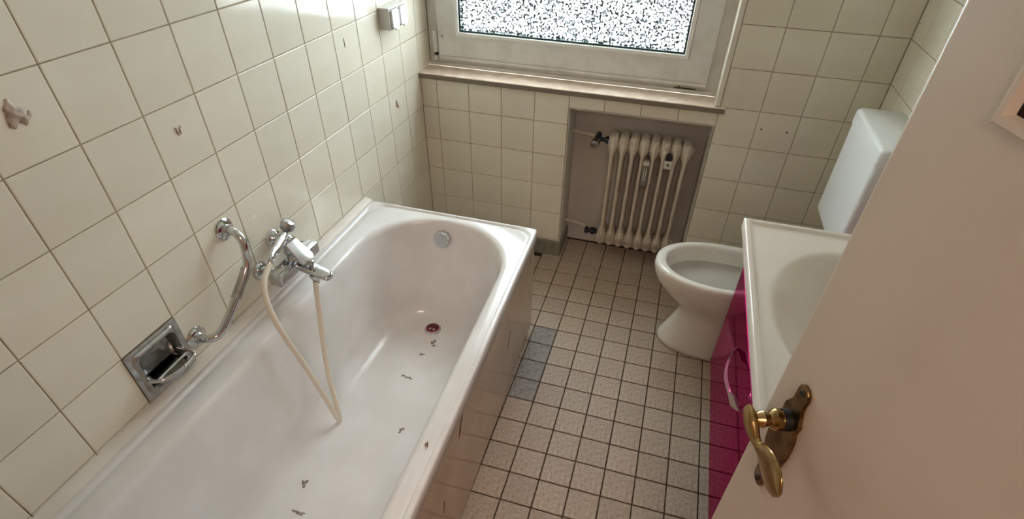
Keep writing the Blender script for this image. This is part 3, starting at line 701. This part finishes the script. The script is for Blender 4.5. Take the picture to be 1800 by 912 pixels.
# rail boards around the glazed opening
OX0, OX1, OZ0, OZ1 = 0.102, 0.633, 1.468, 1.88
bm.free(); b0 = bmesh.new()
def DO(i, y): return [(i, y, 0.008), (DW - i, y, 0.008), (DW - i, y, 1.995), (i, y, 1.995)]
def DI(y): return [(OX0, y, OZ0), (OX1, y, OZ0), (OX1, y, OZ1), (OX0, y, OZ1)]
rs = [DI(DT), DO(0.002, DT), DO(0, DT - 0.002), DO(0, 0.009), DO(0.0015, 0.0045), DO(0.0045, 0.0015), DO(0.009, 0.0), DI(0.0)]
rings(b0, rs + [rs[0]], cap0=False, cap1=False)
bmesh.ops.remove_doubles(b0, verts=b0.verts, dist=1e-6)
weighted(finish('door_leaf', b0, 'door', door, auto=60))
b0 = bmesh.new()
def P4(ins, y): return [(OX0 + ins, y, OZ0 + ins), (OX1 - ins, y, OZ0 + ins), (OX1 - ins, y, OZ1 - ins), (OX0 + ins, y, OZ1 - ins)]
rs = [P4(-0.005, 0.0), P4(-0.005, -0.004), P4(-0.003, -0.0055), P4(0.002, -0.005), P4(0.004, 0.0), P4(0.005, 0.005)]
rings(b0, rs, cap0=False, cap1=False); finish('glazing_moulding', b0, 'door', door, auto=20)
box('glass_pane', OX0 + 0.003, OX1 - 0.003, 0.003, 0.008, OZ0 + 0.003, OZ1 - 0.003, 'doorglass', door, 0)
# brass lever handle, a thing screwed to the door: built as a part of it
SPX, SPZ = 0.063, 1.06
ph = [(0.000, 0.005), (0.005, 0.0105), (0.013, 0.0130), (0.022, 0.0115), (0.034, 0.0110), (0.042, 0.0150), (0.048, 0.0215), (0.054, 0.0225), (0.060, 0.0190), (0.066, 0.0195), (0.074, 0.0250), (0.092, 0.0270), (0.112, 0.0270), (0.130, 0.0255), (0.138, 0.0195), (0.144, 0.0190),
      (0.150, 0.0225), (0.156, 0.0215), (0.163, 0.0150), (0.172, 0.0110), (0.182, 0.0115), (0.191, 0.0130), (0.199, 0.0105), (0.204, 0.005)]
PZ0 = 0.918
outl = [(SPX + w_, PZ0 + z_) for z_, w_ in ph] + [(SPX - w_, PZ0 + z_) for z_, w_ in reversed(ph)]
pt = prism('handle_plate', outl, 0.0, -0.005, lambda a_, b_, d_: (a_, d_, b_), 'darkbrass', door, bev=0.0012)
lathe_o('plate_screw', [(0, 0.004), (0.002, 0.0038), (0.003, 0.0)], (SPX, -0.005, PZ0 + 0.194), (0, -1, 0), 'black', pt, 12)
lathe_o('plate_screw', [(0, 0.004), (0.002, 0.0038), (0.003, 0.0)], (SPX, -0.005, PZ0 + 0.010), (0, -1, 0), 'black', pt, 12)
nk = lathe_o('handle_neck', [(0.004, 0.0135), (0.006, 0.0135), (0.016, 0.0125), (0.0165, 0.0135), (0.023, 0.0145), (0.027, 0.012), (0.030, 0.0085), (0.034, 0.0095), (0.038, 0.0115), (0.042, 0.0105), (0.046, 0.0085), (0.056, 0.0095), (0.060, 0.006)], (SPX, 0, SPZ), (0, -1, 0), 'brass', door, 24)
lathe_o('neck_collar', [(0.005, 0.0142), (0.014, 0.0142)], (SPX, 0, SPZ), (0, -1, 0), 'black', nk, 24)
bm = bmesh.new()
LV = [(SPX - 0.012, 0.054, 1.064, 0.010, 0.006), (SPX, 0.054, 1.062, 0.013, 0.008), (SPX + 0.012, 0.053, 1.056, 0.012, 0.008), (SPX + 0.023, 0.051, 1.050, 0.0078, 0.0060), (SPX + 0.031, 0.050, 1.049, 0.0072, 0.005),
      (SPX + 0.040, 0.050, 1.052, 0.0115, 0.0042), (SPX + 0.052, 0.051, 1.056, 0.0180, 0.004), (SPX + 0.066, 0.053, 1.060, 0.0220, 0.004), (SPX + 0.080, 0.054, 1.062, 0.0235, 0.004), (SPX + 0.091, 0.054, 1.063, 0.0215, 0.004),
      (SPX + 0.100, 0.054, 1.063, 0.0155, 0.0038), (SPX + 0.105, 0.054, 1.063, 0.007, 0.003)]
rings(bm, [[(x, -y - th * math.sin(t), z + hw_ * math.cos(t)) for t in [2 * PI * k / 20 for k in range(20)]] for x, y, z, hw_, th in LV])
finish('lever', bm, 'brass', nk, auto=60)
# ------------------------------------------------------------------ marks, residue and dirt
def blob(name, at, u, v, nrm, w_, h_, m, label, cat, th=0.0015, seed=0, group=None, rag=0.35):
    rnd = random.Random(seed)
    bm = bmesh.new(); n = 18
    ph_ = [rnd.uniform(0, 6.28) for _ in range(3)]
    u, v, nrm = Vector(u), Vector(v), Vector(nrm)
    o = Vector(at)
    rr = [1 + rag * (math.sin(2 * t + ph_[0]) * .6 + math.sin(3 * t + ph_[1]) * .7 + math.sin(5 * t + ph_[2]) * .5) for t in [2 * PI * k / n for k in range(n)]]
    def R_(s, d): return [u * (w_ / 2 * s * max(rr[k], .2) * math.cos(2 * PI * k / n)) + v * (h_ / 2 * s * max(rr[k], .2) * math.sin(2 * PI * k / n)) + nrm * d for k in range(n)]
    rings(bm, [R_(1, -0.0003), R_(0.95, th * .5), R_(0.6, th)])
    ob = finish(name, bm, m, None, True, loc=at)
    return tag(ob, label, cat, group)
LW = ((0, 1, 0), (0, 0, 1), (1, 0, 0))
def lw(name, y, z, w_, h_, m, label, cat, rot=0.0, **k):
    c, s_ = math.cos(rot), math.sin(rot)
    return blob(name, (0.0003, y, z), (0, c, s_), (0, -s_, c), (1, 0, 0), w_, h_, m, label, cat, **k)
lw('glue_residue', -1.601, 1.238, 0.030, 0.050, 'glue', 'large ragged grey glue residue high on the cream tiles', 'residue', 0.2, seed=3, th=0.003)
lw('glue_residue', -1.588, 1.226, 0.024, 0.016, 'glue', 'small glue scrap beside the large ragged residue on the tiles', 'residue', 0.7, seed=9, th=0.003)
lw('glue_residue', -1.303, 1.088, 0.006, 0.022, 'glue', 'short upright glue streak on the tile above the grab bar', 'residue', 0.1, seed=4, th=0.002)
lw('glue_residue', -1.294, 1.088, 0.006, 0.018, 'glue', 'thinner glue streak next to the upright one above the grab bar', 'residue', -0.4, seed=5, th=0.002)
lw('rust_mark', -0.244, 0.781, 0.020, 0.030, 'redmark', 'red brown mark on the tile below the socket box', 'mark', 0.5, seed=6)
lw('scratch_mark', -0.552, 1.099, 0.004, 0.034, 'dirt', 'thin dark vertical scratch on the tile left of the socket box', 'mark', 0.0, seed=7, rag=0.1)
lw('paint_fleck', -1.172, 0.776, 0.016, 0.007, 'whitefleck', 'white paint fleck on the tile above the mixer', 'fleck', 0.4, seed=8)
lw('paint_fleck', -1.087, 0.792, 0.006, 0.005, 'whitefleck', 'tiny white dot on the tile above the shower holder', 'fleck', 0.4, seed=11)
lw('drill_hole', -1.319, 0.593, 0.007, 0.009, 'dark', 'small dark hole in the tile under the grab bar', 'hole', seed=12, rag=0.1)
for x_, lb in ((1.467, 'small dark drill hole in the back wall tile nearer the niche'), (1.563, 'small dark drill hole in the back wall tile nearer the cistern')):
    blob('drill_hole', (x_, -0.0003, 0.776), (1, 0, 0), (0, 0, 1), (0, -1, 0), 0.007, 0.007, 'dark', lb, 'hole', th=0.0008, seed=2, rag=0.08)
# apron scars
for y_, z_, w_, h_, rt, lb in ((-0.953, 0.272, 0.014, 0.050, -0.5, 'dark scar on the apron above the grey floor tiles'), (-0.663, 0.420, 0.008, 0.024, 0.0, 'small dark nick at the far end of the apron'),
                               (-1.428, 0.404, 0.016, 0.060, -0.5, 'long dark scar in the middle of the apron'), (-1.578, 0.246, 0.009, 0.036, -0.4, 'short dark scar at the near part of the apron')):
    c, s_ = math.cos(rt), math.sin(rt)
    blob('apron_scar', (apx(y_) + 0.0004, y_, z_), (0, c, s_), (0, -s_, c), (1, 0, 0), w_, h_, 'darkmark', lb, 'mark', th=0.0008, seed=int(y_ * -100), rag=0.45)
# loose dirt in the tub
for k, (x_, y_, w_, h_, lb) in enumerate(((0.388, -0.905, 0.016, 0.022, 'dark dirt clump beside the burgundy plug'), (0.398, -0.922, 0.010, 0.010, 'small dirt crumb below the clump beside the plug'),
        (0.372, -0.977, 0.016, 0.008, 'flat dirt crumb on the tub floor beyond the hair curl'), (0.449, -1.313, 0.012, 0.020, 'dirt crumb on the tub floor near the apron side'),
        (0.256, -1.570, 0.022, 0.018, 'pale dirt smudge on the tub floor under the soap dish side'), (0.294, -1.656, 0.030, 0.010, 'flat dirt smudge at the sloping end of the tub'))):
    blob('dirt_crumb', (x_, y_, ZF - 0.0008), (1, 0, 0), (0, 1, 0), (0, 0, 1), w_, h_, 'dirt', lb, 'dirt', th=0.002, seed=20 + k, rag=0.55)
hc = tube_o('hair_curl', [(-0.022, 0.004, 0), (-0.021, 0.010, 0.001), (-0.014, 0.012, 0.001), (-0.010, 0.006, 0.001), (-0.002, 0.006, 0.001), (0.010, 0.008, 0.001), (0.018, 0.002, 0)], 0.0016, 'dirt', None, 6)
hc.location = (0.371, -1.105, ZF + 0.0008); tag(hc, 'dark curl of fluff lying on the tub floor', 'fluff')
rimm = blob('rim_mark', (0.697, -1.579, TZ - 0.0005), (1, 0, 0), (0, 1, 0), (0, 0, 1), 0.008, 0.014, 'darkmark', 'small dark chip on the tub rim', 'mark', th=0.0012, seed=44)
